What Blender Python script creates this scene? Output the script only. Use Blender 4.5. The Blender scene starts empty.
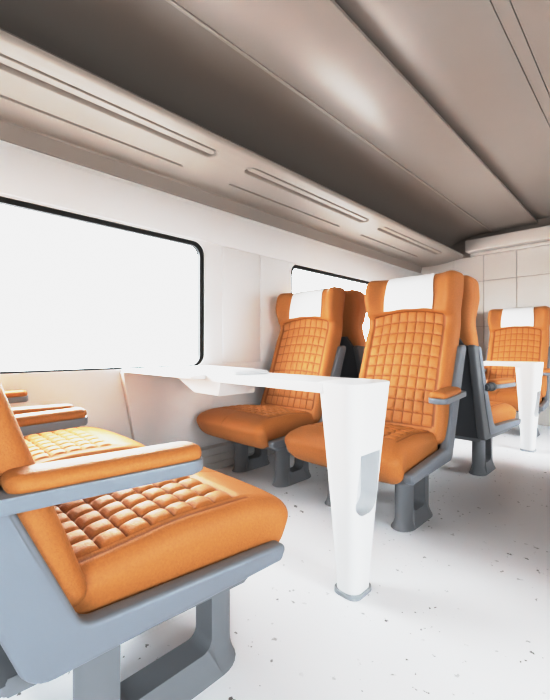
import bpy, bmesh, math, random
from mathutils import Vector, Matrix
C = bpy.context.scene.collection
PI = math.pi
random.seed(7)

# ------------------------------------------------------------------ materials
def mat(name, col, rough=0.5, spec=0.5, metal=0.0, bump=0.0, bscale=200.0, var=0.0, vscale=6.0, coat=0.0, sheen=0.0):
    m = bpy.data.materials.new(name); m.use_nodes = True
    nt = m.node_tree; b = nt.nodes['Principled BSDF']
    b.inputs['Base Color'].default_value = (*col, 1)
    b.inputs['Roughness'].default_value = rough
    b.inputs['Specular IOR Level'].default_value = spec
    b.inputs['Metallic'].default_value = metal
    b.inputs['Coat Weight'].default_value = coat
    b.inputs['Sheen Weight'].default_value = sheen
    tc = nt.nodes.new('ShaderNodeTexCoord')
    if var > 0:
        n = nt.nodes.new('ShaderNodeTexNoise'); n.inputs['Scale'].default_value = vscale; n.inputs['Detail'].default_value = 4
        mx = nt.nodes.new('ShaderNodeMix'); mx.data_type = 'RGBA'
        mx.inputs[6].default_value = (*[c*(1-var) for c in col], 1)
        mx.inputs[7].default_value = (*[min(1, c*(1+var)) for c in col], 1)
        nt.links.new(tc.outputs['Object'], n.inputs['Vector'])
        nt.links.new(n.outputs['Fac'], mx.inputs[0]); nt.links.new(mx.outputs[2], b.inputs['Base Color'])
    if bump > 0:
        n = nt.nodes.new('ShaderNodeTexNoise'); n.inputs['Scale'].default_value = bscale; n.inputs['Detail'].default_value = 3
        bp = nt.nodes.new('ShaderNodeBump'); bp.inputs['Strength'].default_value = bump; bp.inputs['Distance'].default_value = 0.002
        nt.links.new(tc.outputs['Object'], n.inputs['Vector'])
        nt.links.new(n.outputs['Fac'], bp.inputs['Height']); nt.links.new(bp.outputs['Normal'], b.inputs['Normal'])
    return m

def leather_mat():
    m = mat('orange_leather', (0.46, 0.195, 0.06), 0.55, 0.35, bump=0.6, bscale=240, var=0.16, vscale=170)
    nt = m.node_tree; b = nt.nodes['Principled BSDF']; L = nt.links
    at = nt.nodes.new('ShaderNodeAttribute'); at.attribute_name = 'seam'
    mr = nt.nodes.new('ShaderNodeMapRange'); mr.inputs[1].default_value = .35; mr.inputs[2].default_value = 1; mr.inputs[4].default_value = .8
    mx = nt.nodes.new('ShaderNodeMix'); mx.data_type = 'RGBA'; mx.inputs[7].default_value = (.24, .07, .012, 1)
    src = b.inputs['Base Color'].links[0].from_socket
    L.new(at.outputs['Fac'], mr.inputs[0]); L.new(mr.outputs[0], mx.inputs[0]); L.new(src, mx.inputs[6]); L.new(mx.outputs[2], b.inputs['Base Color'])
    return m
LEATHER = leather_mat()
FRAME = mat('grey_painted_frame', (0.215, 0.232, 0.255), 0.42, 0.5, bump=0.04, bscale=500)
SHELL = mat('charcoal_shell', (0.075, 0.08, 0.088), 0.45, 0.5, bump=0.05, bscale=500)
LEGM = mat('grey_seat_leg', (0.195, 0.205, 0.22), 0.45, 0.5, bump=0.04, bscale=500)
DARKF = mat('dark_grey_frame', (0.15, 0.158, 0.168), 0.42, 0.5, bump=0.05, bscale=500)
CLOTH = mat('white_cloth', (0.82, 0.82, 0.82), 0.9, 0.2, bump=0.4, bscale=600)
WHITE = mat('white_laminate', (0.74, 0.745, 0.75), 0.4, 0.4)
HINGE_POCKET_SHADE = mat('pale_grey_plastic_pocket_shade', (.6, .605, .615), .45)
RING = mat('grey_base_ring', (0.35, 0.36, 0.37), 0.45)
WALL = mat('white_wall_panel', (0.77, 0.775, 0.78), 0.5, 0.35, var=0.02, vscale=3)
BASEM = mat('baseboard_grey', (0.62, 0.61, 0.60), 0.5, var=0.06, vscale=10)
ENDW = mat('end_wall_panel', (0.66, 0.635, 0.61), 0.55, 0.3, var=0.03, vscale=3)
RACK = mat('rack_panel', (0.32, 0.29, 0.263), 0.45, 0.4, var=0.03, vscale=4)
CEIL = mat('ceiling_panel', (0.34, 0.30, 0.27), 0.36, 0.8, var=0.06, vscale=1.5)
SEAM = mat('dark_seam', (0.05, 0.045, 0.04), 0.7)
CEIL_SHADE = mat('ceiling_panel_shade', (0.24, 0.21, 0.187), 0.38, 0.8, var=0.06, vscale=1.5)  # darker copy of the ceiling colour, shade painted into the curved outer strip
RUBBER = mat('black_rubber', (0.006, 0.006, 0.006), 0.5)

def floor_mat():
    m = mat('white_floor', (0.80, 0.81, 0.83), 0.42, 0.4, bump=0.05, bscale=60)
    nt = m.node_tree; b = nt.nodes['Principled BSDF']; L = nt.links
    geo = nt.nodes.new('ShaderNodeTexCoord')
    n1 = nt.nodes.new('ShaderNodeTexNoise'); n1.inputs['Scale'].default_value = 30; n1.inputs['Detail'].default_value = 3; n1.inputs['Roughness'].default_value = .6
    n2 = nt.nodes.new('ShaderNodeTexNoise'); n2.inputs['Scale'].default_value = 3.2; n2.inputs['Detail'].default_value = 2
    r1 = nt.nodes.new('ShaderNodeMapRange'); r1.inputs[1].default_value = .655; r1.inputs[2].default_value = .68
    r2 = nt.nodes.new('ShaderNodeMapRange'); r2.inputs[1].default_value = .42; r2.inputs[2].default_value = .6
    mul = nt.nodes.new('ShaderNodeMath'); mul.operation = 'MULTIPLY'
    mul2 = nt.nodes.new('ShaderNodeMath'); mul2.operation = 'MULTIPLY'; mul2.inputs[1].default_value = .9
    mx = nt.nodes.new('ShaderNodeMix'); mx.data_type = 'RGBA'
    mx.inputs[7].default_value = (.13, .125, .12, 1)
    n3 = nt.nodes.new('ShaderNodeTexNoise'); n3.inputs['Scale'].default_value = 1.6; n3.inputs['Detail'].default_value = 5
    base = nt.nodes.new('ShaderNodeMix'); base.data_type = 'RGBA'
    base.inputs[6].default_value = (.82, .835, .86, 1); base.inputs[7].default_value = (.92, .93, .95, 1)
    for n in (n1, n2, n3): L.new(geo.outputs['Object'], n.inputs['Vector'])
    L.new(n1.outputs['Fac'], r1.inputs[0]); L.new(n2.outputs['Fac'], r2.inputs[0])
    L.new(r1.outputs[0], mul.inputs[0]); L.new(r2.outputs[0], mul.inputs[1])
    L.new(mul.outputs[0], mul2.inputs[0]); L.new(mul2.outputs[0], mx.inputs[0])
    L.new(n3.outputs['Fac'], base.inputs[0]); L.new(base.outputs[2], mx.inputs[6])
    L.new(mx.outputs[2], b.inputs['Base Color'])
    return m
FLOOR = floor_mat()

def glass_mat():
    m = bpy.data.materials.new('window_glass'); m.use_nodes = True
    nt = m.node_tree; nt.nodes.remove(nt.nodes['Principled BSDF'])
    o = nt.nodes['Material Output']
    t = nt.nodes.new('ShaderNodeBsdfTransparent'); t.inputs[0].default_value = (.96, .97, .97, 1)
    g = nt.nodes.new('ShaderNodeBsdfGlossy'); g.inputs['Roughness'].default_value = .03
    fr = nt.nodes.new('ShaderNodeFresnel'); fr.inputs[0].default_value = 1.02
    mx = nt.nodes.new('ShaderNodeMixShader')
    nt.links.new(fr.outputs[0], mx.inputs[0]); nt.links.new(t.outputs[0], mx.inputs[1]); nt.links.new(g.outputs[0], mx.inputs[2])
    nt.links.new(mx.outputs[0], o.inputs[0])
    return m
GLASS = glass_mat()

# ------------------------------------------------------------------ helpers
def obj(name, bm, m, parent=None, smooth=True, angle=35):
    bmesh.ops.recalc_face_normals(bm, faces=bm.faces[:])
    me = bpy.data.meshes.new(name); bm.to_mesh(me); bm.free()
    me.materials.append(m)
    if smooth:
        me.polygons.foreach_set('use_smooth', [True]*len(me.polygons))
        me.set_sharp_from_angle(angle=math.radians(angle))
    o = bpy.data.objects.new(name, me); C.objects.link(o)
    if parent: o.parent = parent
    return o
def struct(name, bm, m, parent=None, smooth=True, angle=35):
    o = obj(name, bm, m, parent, smooth, angle)
    if parent is None: o['kind'] = 'structure'
    return o
def thing(name, label, cat, loc=(0, 0, 0), rz=0, group=None):
    o = bpy.data.objects.new(name, None); C.objects.link(o)
    o.empty_display_size = .1
    o.location = loc; o.rotation_euler = (0, 0, rz); o['label'] = label; o['category'] = cat
    if group: o['group'] = group
    return o
def shift(bm, d):
    for v in bm.verts: v.co += Vector(d)
def box(bm, x0, x1, y0, y1, z0, z1, bev=0, seg=2):
    r = bmesh.ops.create_cube(bm, size=1)
    for v in r['verts']:
        v.co = Vector((x0+(v.co.x+.5)*(x1-x0), y0+(v.co.y+.5)*(y1-y0), z0+(v.co.z+.5)*(z1-z0)))
    if bev:
        es = list({e for v in r['verts'] for e in v.link_edges})
        bmesh.ops.bevel(bm, geom=es, offset=bev, segments=seg, profile=.5, affect='EDGES')
def ss(a, b, x):
    t = max(0, min(1, (x-a)/(b-a))); return t*t*(3-2*t)
def lerp(a, b, t): return a+(b-a)*t
def lin(a, b, n): return [a+(b-a)*i/n for i in range(n+1)]
def arr(*vals):
    out = []
    for v in sorted(vals):
        if not out or abs(v-out[-1]) > 1e-5: out.append(v)
    return out
def rbox(bm, xs, ys, zs, r, deform=None):
    """rounded box over the given grid lines; deform(p, face_axis_sign) -> Vector"""
    hx, hy, hz = xs[-1], ys[-1], zs[-1]
    cache = {}
    lay = bm.verts.layers.float.new('seam')
    def vert(x, y, z):
        k = (round(x, 5), round(y, 5), round(z, 5))
        if k not in cache:
            inner = Vector((max(-hx+r, min(hx-r, x)), max(-hy+r, min(hy-r, y)), max(-hz+r, min(hz-r, z))))
            d = Vector((x, y, z))-inner
            p = inner+d.normalized()*r if d.length > 1e-9 else Vector((x, y, z))
            del SEAMS[:]
            cache[k] = bm.verts.new(deform(p) if deform else p)
            cache[k][lay] = 1.0 if SEAMS and SEAMS[0] else 0.0
        return cache[k]
    def face(g):
        for i in range(len(g)-1):
            for j in range(len(g[0])-1):
                try: bm.faces.new((g[i][j], g[i+1][j], g[i+1][j+1], g[i][j+1]))
                except ValueError: pass
    for s in (xs[0], xs[-1]): face([[vert(s, y, z) for z in zs] for y in ys])
    for s in (ys[0], ys[-1]): face([[vert(x, s, z) for z in zs] for x in xs])
    for s in (zs[0], zs[-1]): face([[vert(x, y, s) for y in ys] for x in xs])
def edge_lines(h, r, n=4):
    return [h-r+r*i/n for i in range(n+1)]
def sym(h, r, inner, n=4):
    e = edge_lines(h, r, n)
    return arr(*e, *[-q for q in e], *[q for q in inner if abs(q) < h-r])
def round_poly(pts, radii, n=6):
    out = []
    N = len(pts)
    for i in range(N):
        p = Vector(pts[i]); a = Vector(pts[i-1]); b = Vector(pts[(i+1) % N]); r = radii[i]
        if r <= 0: out.append(tuple(p)); continue
        da = (a-p).normalized(); db = (b-p).normalized()
        ang = da.angle(db); t = min(r/math.tan(ang/2), .49*(a-p).length, .49*(b-p).length); r2 = t*math.tan(ang/2)
        c = p+(da+db).normalized()*(r2/math.sin(ang/2))
        s = p+da*t-c; e = p+db*t-c
        a0 = math.atan2(s.y, s.x); a1 = math.atan2(e.y, e.x); d = (a1-a0+PI) % (2*PI)-PI
        for k in range(n+1): out.append((c.x+r2*math.cos(a0+d*k/n), c.y+r2*math.sin(a0+d*k/n)))
    return out
def prism(bm, pts, put, a, b, bev=0, seg=2):
    """extrude the 2-D polygon from depth a to b; put(p, depth) -> xyz"""
    v0 = [bm.verts.new(put(p, a)) for p in pts]; v1 = [bm.verts.new(put(p, b)) for p in pts]
    f0 = bm.faces.new(v0); f1 = bm.faces.new(v1[::-1])
    n = len(pts)
    for i in range(n): bm.faces.new((v0[i], v0[(i+1) % n], v1[(i+1) % n], v1[i]))
    if bev:
        es = list(set(f0.edges) | set(f1.edges))
        bmesh.ops.bevel(bm, geom=es, offset=bev, segments=seg, profile=.5, affect='EDGES', clamp_overlap=True)
def prism_r(bm, pts, put, a, b, r, seg=3):
    """prism with evenly rounded rims, made by insetting the outline"""
    n = len(pts); P = [Vector(p) for p in pts]
    area = sum(P[i].x*P[(i+1) % n].y-P[(i+1) % n].x*P[i].y for i in range(n)); sg = 1 if area > 0 else -1
    N = []
    for i in range(n):
        d0 = (P[i]-P[i-1]).normalized(); d1 = (P[(i+1) % n]-P[i]).normalized()
        n0 = Vector((-d0.y, d0.x))*sg; n1 = Vector((-d1.y, d1.x))*sg; m = (n0+n1).normalized()
        N.append(m/max(.5, m.dot(n0)))
    rings = []
    for k in range(seg+1):
        t = PI/2*k/seg; rings.append((a+r*(1-math.sin(t)), r*(1-math.cos(t))))
    rings = [(a+r*(1-math.sin(PI/2*(1-k/seg))), r*(1-math.cos(PI/2*(1-k/seg)))) for k in range(seg+1)]
    rings += [(a+b-d, ins) for d, ins in reversed(rings)]
    vs = [[bm.verts.new(put(P[i]+N[i]*ins, d)) for i in range(n)] for d, ins in rings]
    for i in range(len(vs)-1):
        for j in range(n): bm.faces.new((vs[i][j], vs[i][(j+1) % n], vs[i+1][(j+1) % n], vs[i+1][j]))
    bm.faces.new(vs[0][::-1]); bm.faces.new(vs[-1])
def rrect(cx, cy, hx, hy, r, n=8):
    return round_poly([(cx-hx, cy-hy), (cx+hx, cy-hy), (cx+hx, cy+hy), (cx-hx, cy+hy)], [r]*4, n)
def loft(bm, rings, cap=True):
    vs = [[bm.verts.new(p) for p in r] for r in rings]
    n = len(vs[0])
    for i in range(len(vs)-1):
        for j in range(n): bm.faces.new((vs[i][j], vs[i][(j+1) % n], vs[i+1][(j+1) % n], vs[i+1][j]))
    if cap: bm.faces.new(vs[0][::-1]); bm.faces.new(vs[-1])
    return vs

# ------------------------------------------------------------------ the seat
# local frame: x across the seat, y forward, z up; table centre plane lies at y = 1.135
OY = 0.46                                            # the seat's origin sits at y = OY on the floor
def flare(y): return .05*max(0, min(1.12, (y-.13)/.57))
SEAMS = []
def quilt(fu, fv, amp, p=.24):
    fu -= math.floor(fu); fv -= math.floor(fv)
    SEAMS.append(min(fu, 1-fu, fv, 1-fv) < 1e-4)
    return amp*(max(0, math.sin(PI*fu)*math.sin(PI*fv)))**p

# cushion
CQX, CQY0, CQY1, CNX, CNY = .243, .258, .65, 7, 7
CY0, CY1 = .20, .825
def cushion_deform(p):
    x, y, z = p.x, p.y+(CY0+CY1)/2, p.z
    w = ss(-.07, .075, z); z0 = z
    z -= w*(.028*(1-ss(.22, .52, y))-.006*(1-(x/.3)**2)+.03*ss(.64, .83, y)**1.5)
    if z0 > .03:
        if abs(x) < CQX+1e-6 and CQY0-1e-6 < y < CQY1+1e-6 and z0 > .08:
            q = quilt((x+CQX)/(2*CQX)*CNX, (y-CQY0)/(CQY1-CQY0)*CNY, .015)
            z += q-.009
        elif abs(abs(x)-.2555) < .004 and y < .68:
            z -= .004; SEAMS.append(abs(abs(x)-.2555) < .001)
        elif abs(x) < .003 and y > CQY1:
            z -= .0035; SEAMS.append(abs(x) < .001)
    if y > .66:
        t = ss(.66, .825, y)
        y -= .05*t*max(0, (.06-z0)/.145)**1.3
        y -= .022*t*(abs(x)/.302)**4
    x *= (.243+flare(y)*1.12+.018*ss(.66, .80, y))/.302
    return Vector((x, y-OY, z+.355))
def make_cushion():
    bm = bmesh.new()
    n = 8
    qx = lin(-CQX, CQX, CNX*n); qy = [q-(CY0+CY1)/2 for q in lin(CQY0, CQY1, CNY*n)]
    xs = sym(.302, .057, qx+[-.259, -.256, -.253, .259, .256, .253, -.003, 0, .003], 5)
    hy = (CY1-CY0)/2
    ys = sym(hy, .057, qy+[q-(CY0+CY1)/2 for q in lin(CQY1, .77, 9)], 5)
    zs = sym(.085, .057, [-.02, 0, .02], 5)
    rbox(bm, xs, ys, zs, .057, cushion_deform)
    return bm

# backrest
BHX, BHY, BZ0, BZ1 = .28, .065, .345, 1.272
BHZ = (BZ1-BZ0)/2; BZC = (BZ0+BZ1)/2
BQX, BQ0, BQ1, BNX, BNZ = .216, .43, 1.02, 8, 10
def bwidth(z):
    pts = [(.34, .284), (.45, .286), (.62, .274), (.85, .272), (1.03, .270), (1.16, .282), (1.28, .280)]
    for (a, wa), (b, wb) in zip(pts, pts[1:]):
        if z <= b: return lerp(wa, wb, ss(a, b, z))
    return pts[-1][1]
def back_deform(p, extra=0.0):
    x, y, z = p.x, p.y, p.z+BZC
    front = y > 0
    z0 = z
    arch = .035*max(0, 1-(x/.24)**2)
    if z0 <= BQ1: z += arch*max(0, (z0-BQ0)/(BQ1-BQ0))
    else: z += arch*max(0, 1-(z0-BQ1)/.15)
    if front:
        k = ss(0, .05, y)
        ax = abs(x)
        y += k*.012*ss(.20, .25, ax)*(1-ss(.9, 1.0, z0))
        y += k*.055*ss(.94, 1.16, z0)*ss(.16, .25, ax)
        y += k*.016*ss(BQ1, BQ1+.02, z0)
        if ax < BQX+1e-6 and BQ0-1e-6 < z0 < BQ1+1e-6 and y > .04:
            y += quilt((x+BQX)/(2*BQX)*BNX, (z0-BQ0)/(BQ1-BQ0)*BNZ, .0075)-.004
        elif abs(ax-.226) < .001 and BQ0 < z0 < BQ1 and y > .03: y -= .004; SEAMS.append(True)
        y += extra
    yc = .247-.345*(z-.42)-BHY+.045*ss(.95, 1.25, z)+.026*(y < 0)*ss(.92, 1.15, z)
    x *= bwidth(z0)/BHX
    return Vector((x, y+yc-OY, z))
def make_backrest():
    bm = bmesh.new(); n = 7
    xs = sym(BHX, .045, lin(-BQX, BQX, BNX*n)+[-.226, .226], 5)
    zi = [q-BZC for q in lin(BQ0, BQ1, BNZ*n)+lin(BQ1, 1.22, 14)+lin(.39, BQ0, 4)]
    zs = sym(BHZ, .045, zi, 5)
    ys = sym(BHY, .045, [0], 5)
    rbox(bm, xs, ys, zs, .045, back_deform)
    return bm
def make_cover():
    """white cloth hanging over the top of the headrest"""
    r = .045
    path = []
    for z in lin(1.045, BZ1-r, 10): path.append((BHY, z))
    for k in range(1, 9):
        a = PI/2*k/8; path.append((BHY-r+r*math.cos(a), BZ1-r+r*math.sin(a)))
    for k in range(0, 9):
        a = PI/2+PI/2*k/8; path.append((-BHY+r+r*math.cos(a), BZ1-r+r*math.sin(a)))
    for z in lin(BZ1-r, 1.12, 4)[1:]: path.append((-BHY, z))
    bm = bmesh.new(); layers = []
    N = 18
    for off in (.0015, .006):
        g = []
        for i in range(N+1):
            u = -1+2*i/N; row = []
            for k, (y, z) in enumerate(path):
                # push outward along the path normal
                a = path[max(0, k-1)]; b = path[min(len(path)-1, k+1)]
                t = Vector((b[0]-a[0], b[1]-a[1])).normalized(); nrm = Vector((t.y, -t.x))
                hw = .148+.006*math.cos((z-1.05)*14)
                zz = z
                if k < 10: zz = z-.006*(1-u*u)*(1-k/10)+.002*math.sin(u*7)*(1-k/10)
                row.append(bm.verts.new(back_deform(Vector((u*hw, y+nrm.x*off, zz+nrm.y*off-BZC)))))
            g.append(row)
        layers.append(g)
    M = len(path)
    for g in layers:
        for i in range(N):
            for k in range(M-1): bm.faces.new((g[i][k], g[i+1][k], g[i+1][k+1], g[i][k+1]))
    a, b = layers
    for i in range(N):
        for k in (0, M-1): bm.faces.new((a[i][k], a[i+1][k], b[i+1][k], b[i][k]))
    for k in range(M-1):
        for i in (0, N): bm.faces.new((a[i][k], a[i][k+1], b[i][k+1], b[i][k]))
    return bm
def make_side(s, wide=False):
    """L-shaped side frame: seat rail and leaning back post in one piece"""
    pts = [(.722, .284), (.742, .326), (.248, .336), (.022, .850), (-.065, .862), (.163, .262)]
    if wide: pts[4:] = [(-.09, .862), (.105, .262)]
    rad = [.014, .014, .035, .014, .02, .055]
    pp = []
    q = round_poly(pts, rad, 6)
    for i in range(len(q)):
        a = Vector(q[i]); b = Vector(q[(i+1) % len(q)]); n = max(1, int((b-a).length/.05))
        for k in range(n): pp.append(tuple(a.lerp(b, k/n)))
    bm = bmesh.new()
    prism_r(bm, pp, lambda p, d: Vector((s*(d+flare(p[0])), p[0]-OY, p[1])), .253, .295, .010, 3)
    return bm
def make_side_trim(s):
    """light strip along the front of the post and the top of the rail"""
    pts = [(.728, .296), (.746, .329), (.252, .339), (.026, .846), (-.018, .848), (.19, .292)]
    q = round_poly(pts, [.01, .01, .045, .006, .006, .03], 6); pp = []
    for i in range(len(q)):
        a = Vector(q[i]); b = Vector(q[(i+1) % len(q)]); n = max(1, int((b-a).length/.05))
        for k in range(n): pp.append(tuple(a.lerp(b, k/n)))
    bm = bmesh.new()
    prism(bm, pp, lambda p, d: Vector((s*(d+flare(p[0])), p[0]-OY, p[1])), .262, .2985, .003, 2)
    return bm
def make_shell():
    pts = [(-.262, .272), (.262, .272), (.262, .852), (.226, .856), (.19, .925), (-.19, .925), (-.226, .856), (-.262, .852)]
    bm = bmesh.new()
    def put(p, d): return Vector((p[0], .118-(p[1]-.28)*.318+d*(1-.3*ss(.8, .92, p[1]))-OY, p[1]))
    pp = []
    for i in range(len(pts)):
        a = Vector(pts[i]); b = Vector(pts[(i+1) % len(pts)]); n = max(1, int((b-a).length/.06))
        for k in range(n): pp.append(tuple(a.lerp(b, k/n)))
    prism(bm, pp, put, 0, .10, .006, 2)
    return bm
def make_pan():
    bm = bmesh.new()
    pts = [(-.262, .13), (.262, .13), (.305, .66), (-.305, .66)]
    prism(bm, round_poly(pts, [.01, .01, .03, .03]), lambda p, d: Vector((p[0], p[1]-OY, d)), .25, .282, .006)
    return bm
def make_leg(s, yc=.405, HL=.15, hole=.062):
    """fore-and-aft sled leg with a rounded opening and a flared foot"""
    zc = .155
    outer = rrect(yc, .1425, HL, .1425, .006, 6); inner = rrect(yc, zc, hole, .088, .028, 8)
    def cast(poly, ang):
        d = Vector((math.cos(ang), math.sin(ang))); o = Vector((yc, zc)); best = None
        for i in range(len(poly)):
            a = Vector(poly[i])-o; b = Vector(poly[(i+1) % len(poly)])-o; e = b-a
            den = d.x*e.y-d.y*e.x
            if abs(den) < 1e-12: continue
            t = (a.x*e.y-a.y*e.x)/den; u = (a.x*d.y-a.y*d.x)/den
            if t > 0 and -1e-9 <= u <= 1+1e-9 and (best is None or t < best): best = t
        return (yc+d.x*best, zc+d.y*best)
    angs = set()
    for poly in (outer, inner):
        for p in poly: angs.add(round(math.atan2(p[1]-zc, p[0]-yc), 5))
    for k in range(48): angs.add(round(-PI+2*PI*k/48, 5))
    for z in (.004, .01, .018, .028, .04, .055): 
        for y in (yc-HL, yc+HL): angs.add(round(math.atan2(z-zc, y-yc), 5))
    angs = sorted(angs)
    clean = [angs[0]]
    for a in angs[1:]:
        if a-clean[-1] > .004: clean.append(a)
    O = [cast(outer, a) for a in clean]; I = [cast(inner, a) for a in clean]
    bm = bmesh.new()
    def put(p, x, out):
        fl = max(0, 1-p[1]/.055)**2
        y = p[0]
        if out: y += math.copysign(.016, y-yc)*fl*min(1, abs(y-yc)/HL)
        return bm.verts.new(Vector((s*.195+x*(1+.55*fl), y-OY, p[1])))
    n = len(clean); L = []
    hw = .036; rr = .07
    rings = []
    for k in range(13):                               # rounded fore and aft ends
        a = -PI/2+PI*k/12; P = []
        for p in O:
            dy = abs(p[0]-yc); t = max(0, dy-(HL-rr))
            P.append((yc+math.copysign(min(dy, HL-rr)+t*math.cos(a), p[0]-yc), p[1]))
        rings.append([put(p, hw*math.sin(a), True) for p in P])
    rings.append([put(p, hw, False) for p in I]); rings.append([put(p, -hw, False) for p in I])
    NR = len(rings)
    for i in range(NR):
        r0, r1 = rings[i], rings[(i+1) % NR]
        for j in range(n): bm.faces.new((r0[j], r0[(j+1) % n], r1[(j+1) % n], r1[j]))
    return bm
def arm_x(s, y): return s*lerp(.283, .335, (y-.05)/.41)
def make_arm_base(s, y0=.02, y1=.47):
    bm = bmesh.new()
    pts = rrect(0, (y0+y1)/2, .045, (y1-y0)/2, .04, 8)
    prism(bm, pts, lambda p, d: Vector((arm_x(s, p[1])+p[0], p[1]-OY, d)), .585, .611, .005, 3)
    return bm
def make_arm_pad(s, y0=.125, y1=.465):
    bm = bmesh.new()
    hl = (y1-y0)/2
    xs = sym(.042, .020, [0], 5); ys = sym(hl, .020, lin(-hl+.02, hl-.02, 10), 5); zs = sym(.021, .020, [0], 5)
    def df(p):
        y = p.y+(y0+y1)/2; x = p.x
        e = max(0, (abs(p.y)-hl+.04)/.04); x *= math.sqrt(max(.05, 1-.6*min(1, e)**2))
        return Vector((arm_x(s, y)+x, y-OY, p.z*(.8)+.620+.003*(1-(p.x/.042)**2)))
    rbox(bm, xs, ys, zs, .0199, df)
    return bm
def make_pivot(s):
    bm = bmesh.new()
    prof = [(.0, .018), (.018, .018), (.024, .024), (.075, .024), (.078, .028), (.098, .028), (.1, .024)]
    rings = []
    for (dy, r) in prof:
        y = .09+dy
        rings.append([Vector((arm_x(s, y)+s*.012+r*math.cos(2*PI*k/24), y-OY, .598+r*math.sin(2*PI*k/24))) for k in range(24)])
    loft(bm, rings)
    return bm

GRP = 'quilted train seats in back-to-back pairs'
def make_seat():
    t = thing('train_seat', '', 'seat', group=GRP)
    obj('seat_cushion', make_cushion(), LEATHER, t, angle=60)
    b = obj('backrest', make_backrest(), LEATHER, t, angle=60)
    c = obj('headrest_cover', make_cover(), CLOTH, b, angle=60); c['label'] = 'white cloth headrest cover'
    o = obj('back_shell', make_shell(), SHELL, t); o['label'] = 'charcoal rear shell of the backrest'
    obj('seat_pan', make_pan(), LEGM, t)
    for s in (-1, 1):
        obj('side_frame', make_side(s), FRAME, t)
        obj('leg', make_leg(s), LEGM, t, angle=30)
        a = obj('armrest', make_arm_base(s), FRAME, t)
        p = obj('armrest_pad', make_arm_pad(s), LEATHER, a, angle=60); p['label'] = 'orange leather armrest pad'
    return t
def dup(root, loc, rz, label):
    r = root.copy(); C.objects.link(r); r.location = loc; r.rotation_euler = (0, 0, rz); r['label'] = label
    for ch in list(root.children):
        c = ch.copy(); C.objects.link(c); c.parent = r
        for g in ch.children:
            d = g.copy(); C.objects.link(d); d.parent = c
    return r
TC = 1.135                                          # first table's centre along the carriage
PITCH = 2.47
XA, XB = -1.035, -1.82
seat0 = make_seat()
def fwd(k): return OY+PITCH*k                       # facing +y
def bwd(k): return 2*TC-OY+PITCH*k                  # facing -y
SEATS = [
    (XA, fwd(0), 0, 'nearest orange quilted seat in the left foreground, on the aisle, seen side-on'),
    (XB, fwd(0), 0, 'orange quilted seat by the big window, beyond the foreground armrest'),
    (XA, bwd(0)-.065, PI, 'orange aisle seat facing the camera behind the near white table leg'),
    (XB-.008, bwd(0)-.065, PI, 'orange window seat facing the camera against the wall beyond the near table'),
    (XA, fwd(1), 0, 'orange aisle seat seen from behind, with a grey side post and round armrest pivot'),
    (XB, fwd(1), 0, 'orange seat seen from behind in the gap between the two facing seats'),
    (XA, bwd(1), PI, 'orange seat in front of the end wall, behind the far table'),
    (XB, bwd(1), PI, 'orange window seat in front of the end wall, hidden behind the nearer headrests'),
]
long_leg = {}
for s in (-1, 1):
    tmp = obj('leg', make_leg(s, .462, .20, .118), LEGM, angle=30); long_leg[s] = tmp.data; bpy.data.objects.remove(tmp)
rear = []
near = []
for i, (x, y, rz, lab) in enumerate(SEATS):
    if i == 0:
        o = seat0; o.location = (x, y, 0); o.rotation_euler = (0, 0, rz); o['label'] = lab
    else: o = dup(seat0, (x, y, 0), rz, lab)
    if i in (4, 5): rear.append(o)
    if i in (0, 1): near.append(o)
for o in rear:                                      # the seats seen from behind show a dark pivot at the armrest root
    frames = [c for c in o.children if c.name.startswith('side_frame')]
    arms = [c for c in o.children if c.name.startswith('armrest')]
    for k, s in enumerate((-1, 1)):
        p = obj('armrest_pivot', make_pivot(s), SHELL, o); p['label'] = 'dark cylindrical armrest pivot'
        f = [c for c in frames if (c.data.vertices[0].co.x > 0) == (s > 0)][0]
        tmp = obj('side_frame', make_side(s, True), DARKF); f.data = tmp.data; bpy.data.objects.remove(tmp)
        q = obj('frame_strip', make_side_trim(s), FRAME, f); q['label'] = 'light grey strip along the dark frame'
        a = [c for c in arms if (c.data.vertices[0].co.x > 0) == (s > 0)][0]
        tmp = obj('armrest', make_arm_base(s, .195, .50), FRAME); a.data = tmp.data; bpy.data.objects.remove(tmp)
        tmp = obj('armrest_pad', make_arm_pad(s, .205, .49), LEATHER, angle=60); a.children[0].data = tmp.data; bpy.data.objects.remove(tmp)
RS = [(.125, bwd(0), PI, 'orange aisle seat across the aisle facing the near side'),
      (.91, bwd(0), PI, 'orange window seat across the aisle facing the near side'),
      (.125, fwd(1), 0, 'orange aisle seat across the aisle facing the end wall'),
      (.91, fwd(1), 0, 'orange window seat across the aisle facing the end wall')]
for x, y, rz, lab in RS: dup(seat0, (x, y, 0), rz, lab)

for o in near:
    for c in o.children:
        if c.name.startswith('leg'): c.data = long_leg[1 if c.data.vertices[0].co.x > 0 else -1]

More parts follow.
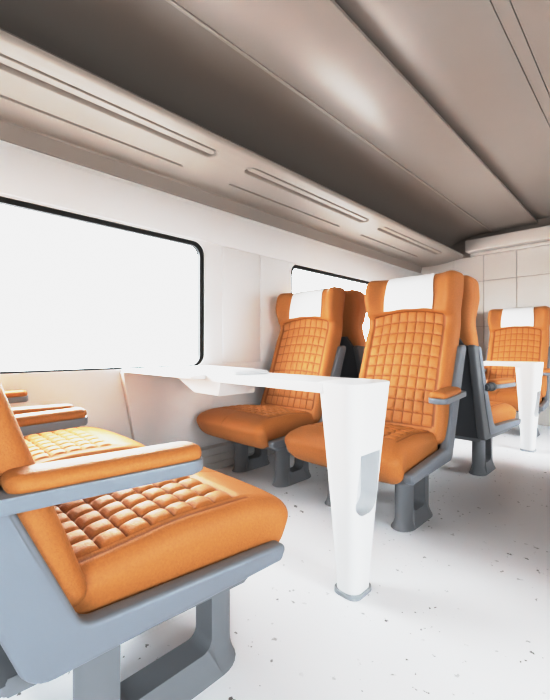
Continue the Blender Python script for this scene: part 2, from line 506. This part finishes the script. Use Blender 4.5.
# ------------------------------------------------------------------ tables
def make_table(label):
    t = thing('folding_table', label, 'table', (-.745, TC, 0), 0, 'white tables between facing seats')
    # leg: tapered pedestal with a litter pocket in its aisle face
    zs = lin(.014, .722, 24)
    rings = []; N = 120
    for z in zs:
        k = (z-.014)/.708; kk = k**1.15
        hx = lerp(.046, .086, kk); hy = lerp(.056, .126, kk); r = lerp(.038, .055, k)
        ring = []
        raw = rrect(0, 0, hx, hy, r, 10)
        # even resample
        per = []; tot = 0
        for i in range(len(raw)):
            a = Vector(raw[i]); b = Vector(raw[(i+1) % len(raw)]); per.append((tot, a, b)); tot += (b-a).length
        for j in range(N):
            d = tot*j/N
            for (s0, a, b) in reversed(per):
                if s0 <= d: p = a.lerp(b, (d-s0)/max(1e-9, (b-a).length)); break
            x, y = p.x, p.y
            ring.append(Vector((x+.008*kk, y, z)))
        rings.append(ring)
    bm = bmesh.new()
    top = [Vector((p.x*.97, p.y*.975, .7255)) for p in rings[-1]]
    top2 = [Vector((p.x*.995, p.y*.995, .7245)) for p in rings[-1]]
    rings += [top2, top]
    loft(bm, rings)
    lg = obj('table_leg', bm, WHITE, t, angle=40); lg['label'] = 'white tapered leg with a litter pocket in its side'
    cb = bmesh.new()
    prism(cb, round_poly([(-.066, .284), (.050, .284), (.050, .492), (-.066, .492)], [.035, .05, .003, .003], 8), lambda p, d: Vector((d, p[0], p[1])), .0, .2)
    cut = obj('pocket_cutter', cb, HINGE_POCKET_SHADE)
    lg.data.materials.append(HINGE_POCKET_SHADE)  # grey on the pocket's inner faces stands in for its shade
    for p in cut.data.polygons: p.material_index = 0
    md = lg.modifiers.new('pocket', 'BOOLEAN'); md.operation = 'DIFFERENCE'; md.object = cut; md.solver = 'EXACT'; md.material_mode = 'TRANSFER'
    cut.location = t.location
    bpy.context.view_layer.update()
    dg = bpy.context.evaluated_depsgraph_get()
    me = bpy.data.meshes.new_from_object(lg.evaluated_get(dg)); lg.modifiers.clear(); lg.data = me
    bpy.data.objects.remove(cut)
    me.set_sharp_from_angle(angle=math.radians(40))
    bm = bmesh.new()
    loft(bm, [[Vector((p[0], p[1], z)) for p in rrect(0, 0, .048*s, .058*s, .033, 8)] for z, s in ((0, 1.06), (.012, 1.05), (.015, 1.0))])
    rg = obj('base_ring', bm, RING, lg); rg['label'] = 'grey ring at the foot of the leg'
    # top: slim folded slab, wider fixed part at the wall, wedge bracket
    bm = bmesh.new()
    pts = round_poly([(-.74, -.125), (-.03, -.125), (-.03, .13), (-.74, .13)], [.02, .01, .01, .02])
    prism(bm, pts, lambda p, d: Vector((p[0], p[1], d)), .690, .7235, .004)
    obj('tabletop', bm, WHITE, t)
    bm = bmesh.new()
    pts = round_poly([(-1.452, -.19), (-.70, -.19), (-.70, .13), (-.9, .36), (-1.452, .42)], [0, .03, .03, .1, 0])
    prism(bm, pts, lambda p, d: Vector((p[0], p[1], d)), .700, .719, .004)
    obj('wall_shelf', bm, WHITE, t)
    bm = bmesh.new()
    prism(bm, [(-1.0, .698), (-.82, .627), (-.63, .625), (-.61, .698)], lambda p, d: Vector((p[0], d, p[1])), -.11, .11, .006)
    obj('support_wedge', bm, WHITE, t)
    bm = bmesh.new(); box(bm, -.955, -.515, -.105, .09, .7195, .739, .004)
    h = obj('hinge_plate', bm, HINGE_POCKET_SHADE, t); h['label'] = 'pale grey hinge plate on the table'
    return t
t1 = make_table('near white folding table with tapered leg between the foreground and facing seats')
t2 = dup(t1, (-.735, TC+PITCH+.085, 0), 0, 'far white folding table with tapered leg in front of the end wall seat')

# ------------------------------------------------------------------ setting
WX = -2.2; RX = 1.30; Y0 = -2.7; Y1 = 5.0; ZC = 2.2
bm = bmesh.new(); box(bm, WX-.1, RX+.1, Y0, Y1+.1, -.06, 0); struct('floor', bm, FLOOR, smooth=False)

WINS = [(-.06, 1.53), (2.41, 4.0)]
WINS_SIDE = {WX: WINS+[(-2.53, -.94)], RX: [(2.41, 4.0), (.80, 1.53), (-2.53, -.94)]}  # rear and right windows are unseen, placed and sized for fill light
WZ0, WZ1, WR = .716, 1.564, .085
def holed_wall(name, x, outward, m):
    bm = bmesh.new()
    loops = [[(Y0, 0), (Y1+.1, 0), (Y1+.1, ZC+.1), (Y0, ZC+.1)]]
    for a, b in WINS_SIDE[x]: loops.append(rrect((a+b)/2, (WZ0+WZ1)/2, (b-a)/2, (WZ1-WZ0)/2, WR, 10))
    es = []
    for lp in loops:
        vs = [bm.verts.new((x, p[0], p[1])) for p in lp]
        for i in range(len(vs)): es.append(bm.edges.new((vs[i], vs[(i+1) % len(vs)])))
    bmesh.ops.triangle_fill(bm, use_beauty=True, use_dissolve=False, edges=es)
    r = bmesh.ops.extrude_face_region(bm, geom=bm.faces[:])
    for v in [g for g in r['geom'] if isinstance(g, bmesh.types.BMVert)]: v.co.x += outward*.07
    return struct(name, bm, m, smooth=True, angle=30)
holed_wall('wall_left', WX, -1, WALL)
holed_wall('wall_right', RX, 1, WALL)

def ring_mesh(bm, outer, inner, x0, x1):
    n = len(outer)
    A = [bm.verts.new((x0, p[0], p[1])) for p in outer]; B = [bm.verts.new((x1, p[0], p[1])) for p in outer]
    D = [bm.verts.new((x0, p[0], p[1])) for p in inner]; E = [bm.verts.new((x1, p[0], p[1])) for p in inner]
    for i in range(n):
        j = (i+1) % n
        bm.faces.new((A[i], A[j], B[j], B[i])); bm.faces.new((D[i], D[j], E[j], E[i]))
        bm.faces.new((A[i], A[j], D[j], D[i])); bm.faces.new((B[i], B[j], E[j], E[i]))
wn = 0
for x, sg in ((WX, -1), (RX, 1)):
    for a, b in WINS_SIDE[x]:
        wn += 1
        cy, cz, hy, hz = (a+b)/2, (WZ0+WZ1)/2, (b-a)/2, (WZ1-WZ0)/2
        w = bpy.data.objects.new('window_%d' % wn, None); C.objects.link(w); w['kind'] = 'structure'; w.location = (x, cy, WZ0)
        bm = bmesh.new(); ring_mesh(bm, rrect(0, hz, hy+.001, hz+.001, WR), rrect(0, hz-.009, hy-.032, hz-.019, WR-.02), sg*.014, sg*.05)
        obj('rubber_gasket', bm, RUBBER, w)
        bm = bmesh.new(); prism(bm, rrect(0, hz, hy-.01, hz-.01, WR-.01), lambda p, d: Vector((d, p[0], p[1])), sg*.040, sg*.044)
        obj('pane', bm, GLASS, w, smooth=False)

# wall lining: trims
tn = 0
def trim(bm, m, smooth=True):
    global tn; tn += 1
    return struct('trim_%d' % tn, bm, m, smooth=smooth)
for x, sg in ((WX, 1), (RX, -1)):
    def bx(y0, y1, z0, z1, d=.006, bev=.002):
        bm = bmesh.new(); a, b = sorted((x, x+sg*d)); box(bm, a, b, y0, y1, z0, z1, bev); return bm
    for a, b in WINS[:1]:
        trim(bx(b+.15, b+.512, .735, 1.566, .006), WALL)
        trim(bx(b+.517, b+.85, .735, 1.566, .006), WALL)
    trim(bx(Y0, Y1, 1.574, 1.80, .010, .003), WALL)
for side, x, sg in (('left', WX, 1), ('right', RX, -1)):
    bm = bmesh.new()
    prof = [(0, 0), (.05, 0), (.05, .045), (.04, .05), (.04, .095), (.03, .10), (.03, .145), (.018, .152), (0, .16)]
    prism(bm, prof, lambda p, d: Vector((x+sg*p[0], d, p[1])), Y0, Y1, 0)
    struct('baseboard_'+side, bm, BASEM, smooth=False)
# console bulge of the lining under the near window
bm = bmesh.new()
prism(bm, [(TC-.20, .70), (TC+.46, .70), (TC+.40, .17), (TC-.10, .17)], lambda p, d: Vector((WX+d*(1 if p[1] > .4 else .6), p[0], p[1])), 0, .05, .008)
trim(bm, WALL)

# end wall
bm = bmesh.new(); box(bm, WX-.1, RX+.1, Y1, Y1+.08, 0, ZC+.1); struct('wall_back', bm, CEIL, smooth=False)
bm = bmesh.new()
xs = [WX+.0]+[-1.445+.342*k for k in range(-1, 8)]+[RX]
for x0, x1 in zip(xs, xs[1:]):
    if x1-x0 < .02: continue
    for z0, z1 in ((0, .55), (.55, 1.1), (1.1, 1.64), (1.64, 1.95)):
        box(bm, x0+.002, x1-.002, Y1-.012, Y1-.0005, z0+.002, z1-.002, .0015, 1)
trim(bm, ENDW)
bm = bmesh.new()
box(bm, -1.61, RX, Y1-.16, Y1-.013, 1.985, 2.125, .014, 3)
trim(bm, ENDW)
bm = bmesh.new()
box(bm, -1.58, RX, Y1-.06, Y1-.013, 1.945, 1.982, .006, 2)
trim(bm, ENDW)
bm = bmesh.new(); box(bm, WX-.1, RX+.1, Y0-.08, Y0, 0, ZC+.1); struct('wall_front', bm, CEIL, smooth=False)

# ceiling
bm = bmesh.new()
box(bm, WX-.1, RX+.1, Y0, Y1+.1, ZC+.10, ZC+.16)
struct('ceiling', bm, CEIL, smooth=False)
def panel(x0, x1, z, th=.02, bev=.003):
    bm = bmesh.new(); box(bm, x0, x1, Y0, Y1-.02, z, z+th, bev); return trim(bm, CEIL)
panel(-.96, -.473, ZC+.045)
panel(-.470, -.416, ZC+.045)
panel(-.413, .27, ZC+.045)
panel(.21, .66, ZC)
panel(-1.336, -.90, ZC)
# double line strip at the second seam
bm = bmesh.new(); box(bm, -1.356, -1.338, Y0, Y1-.02, ZC-.004, ZC+.016, .003); trim(bm, CEIL)
# outer ceiling that curves down behind the rack
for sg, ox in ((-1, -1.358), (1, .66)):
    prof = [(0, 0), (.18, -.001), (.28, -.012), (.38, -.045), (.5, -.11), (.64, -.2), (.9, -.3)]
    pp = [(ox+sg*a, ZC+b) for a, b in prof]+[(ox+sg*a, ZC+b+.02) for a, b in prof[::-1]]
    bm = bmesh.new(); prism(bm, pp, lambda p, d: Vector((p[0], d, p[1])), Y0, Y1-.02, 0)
    trim(bm, CEIL_SHADE)

# luggage rack underside with long recessed slots
def make_rack(sg, wx, name, label):
    wx += sg*.002
    L = thing(name, label, 'luggage rack', (wx, (Y0+4.93)/2, 1.9), 0)
    W = .61
    pts = []
    prof = [(0, 1.916), (.02, 1.908), (.10, 1.899), (.20, 1.896), (.30, 1.898), (.40, 1.899), (.48, 1.902), (.55, 1.907), (.59, 1.913), (.606, 1.921), (.61, 1.930), (.604, 1.940), (.585, 1.948), (.55, 1.955), (.4, 1.97)]
    slots = []
    y = 1.27-3*1.555
    while y < 5:
        slots.append((y-1.335, y)); y += 1.555
    def depth(a, yy):
        d = 0
        for s0, s1 in slots:
            s1e = min(s1, 4.6)
            if s0-.1 < yy < s1+.1:
                # wide slot: rounded ends
                for (c, h, dp, e0, e1, soft) in ((.478, .045, .022, 0, 0, .012), (.252, .010, .016, .05, -.07, .007)):
                    p = Vector((a-c, max(s0+e0+h-yy, 0, yy-(s1e+e1-h))))
                    q = p.length
                    d = max(d, dp*(1-ss(h-soft, h, q)))
                # lighter raised blade inside the wide slot
                p = Vector((a-.482, max(s0+.035-yy, 0, yy-(s1e-.035)))).length
                d -= .017*(1-ss(.018, .027, p)) if d > 0 else 0
        return d
    A = arr(*lin(0, .2, 5), *lin(.235, .27, 14), *lin(.28, .42, 5), *lin(.425, .53, 40), *lin(.535, .61, 12))
    ys = set()
    for q in lin(Y0, 4.93, 80): ys.add(round(q, 4))
    for s0, s1 in slots:
        for e in (s0, s1, s0+.05, s1-.07):
            for k in range(-12, 13): ys.add(round(min(4.93, max(Y0, e+k*.005)), 4))
    ys = sorted(ys)
    def zprof(a):
        for (a0, z0), (a1, z1) in zip(prof[:11], prof[1:11]):
            if a <= a1+1e-9: return lerp(z0, z1, (a-a0)/(a1-a0))
        return prof[10][1]
    bm = bmesh.new()
    off = Vector((wx, (Y0+4.93)/2, 1.9))
    def vx(a, y, z):
        # rounded tip at the far end
        e = max(0, (y-4.72)/.21); lim = .61-.25*(1-math.sqrt(max(0, 1-min(1, e)**2)))
        return Vector((wx+sg*min(a, a*lim/.61), y, z))-off
    rows = []
    for yy in ys:
        row = [bm.verts.new(vx(a, yy, zprof(a)+depth(a, yy))) for a in A]
        row += [bm.verts.new(vx(a, yy, z)) for a, z in prof[11:]]
        row += [bm.verts.new(vx(0, yy, 2.0))]
        rows.append(row)
    n = len(rows[0])
    for i in range(len(rows)-1):
        for j in range(n):
            bm.faces.new((rows[i][j], rows[i+1][j], rows[i+1][(j+1) % n], rows[i][(j+1) % n]))
    bm.faces.new(rows[0]); bm.faces.new(rows[-1][::-1])
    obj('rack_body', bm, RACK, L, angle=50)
    bm = bmesh.new()
    pr = [(0, 1.826), (.012, 1.826), (.03, 1.90), (.05, 1.912), (0, 1.914)]
    prism(bm, pr, lambda p, d: Vector((wx+sg*p[0], d, p[1]))-off, Y0+.01, 4.93, 0)
    obj('wall_cove', bm, RACK, L)
    return L
make_rack(1, WX, 'luggage_rack', 'long beige overhead luggage rack with slotted underside above the windows')
make_rack(-1, RX, 'luggage_rack', 'long overhead luggage rack on the wall across the aisle')

# ------------------------------------------------------------------ light
w = bpy.data.worlds.new('World'); bpy.context.scene.world = w; w.use_nodes = True
nt = w.node_tree; bg = nt.nodes['Background']
tc = nt.nodes.new('ShaderNodeTexCoord'); sx = nt.nodes.new('ShaderNodeSeparateXYZ')
mr = nt.nodes.new('ShaderNodeMapRange'); mr.inputs[1].default_value = -.10; mr.inputs[2].default_value = .12
mx = nt.nodes.new('ShaderNodeMix'); mx.data_type = 'RGBA'
mx.inputs[6].default_value = (.26, .265, .27, 1); mx.inputs[7].default_value = (.90, .96, 1, 1)   # pale ground below an overcast sky
nt.links.new(tc.outputs['Generated'], sx.inputs[0]); nt.links.new(sx.outputs[2], mr.inputs[0])
nt.links.new(mr.outputs[0], mx.inputs[0]); nt.links.new(mx.outputs[2], bg.inputs[0]); bg.inputs[1].default_value = 19.0
def area(name, loc, rot, sx, sy, power, col=(1, 1, 1), portal=False):
    l = bpy.data.lights.new(name, 'AREA'); l.shape = 'RECTANGLE'; l.size = sx; l.size_y = sy; l.energy = power; l.color = col
    o = bpy.data.objects.new(name, l); C.objects.link(o); o.location = loc; o.rotation_euler = rot
    if portal: l.cycles.is_portal = True
    return o
for a, b in WINS_SIDE[WX]:
    area('window_portal', (WX-.06, (a+b)/2, (WZ0+WZ1)/2), (0, -PI/2, 0), WZ1-WZ0, b-a, 1, portal=True)
for a, b in WINS_SIDE[RX]:
    area('window_portal', (RX+.06, (a+b)/2, (WZ0+WZ1)/2), (0, PI/2, 0), WZ1-WZ0, b-a, 1, portal=True)

# ------------------------------------------------------------------ camera
cam = bpy.data.cameras.new('camera'); co = bpy.data.objects.new('camera', cam); C.objects.link(co)
F = 382.0
cam.sensor_fit = 'VERTICAL'; cam.sensor_height = 36; cam.lens = F/700*36
co.location = (0, 0, .84); co.rotation_euler = (PI/2, 0, math.radians(44.8))
cam.shift_y = 2/700*-1
cam.clip_start = .02
bpy.context.scene.camera = co
sc = bpy.context.scene
sc.view_settings.view_transform = 'Standard'
sc.view_settings.look = 'None'
sc.view_settings.exposure = 0
sc.cycles.max_bounces = 14; sc.cycles.diffuse_bounces = 8; sc.cycles.transparent_max_bounces = 12
sc.cycles.use_denoising = True
sc.cycles.sample_clamp_indirect = 8

sc.view_settings.use_curve_mapping = True
cm = sc.view_settings.curve_mapping
cm.extend = 'HORIZONTAL'
c3 = cm.curves[3]
c3.points[0].location = (0, 0); c3.points[1].location = (1.0, .885)
for p in ((.10, .085), (.30, .35), (.52, .70), (.75, .83)): c3.points.new(*p)
cm.update()
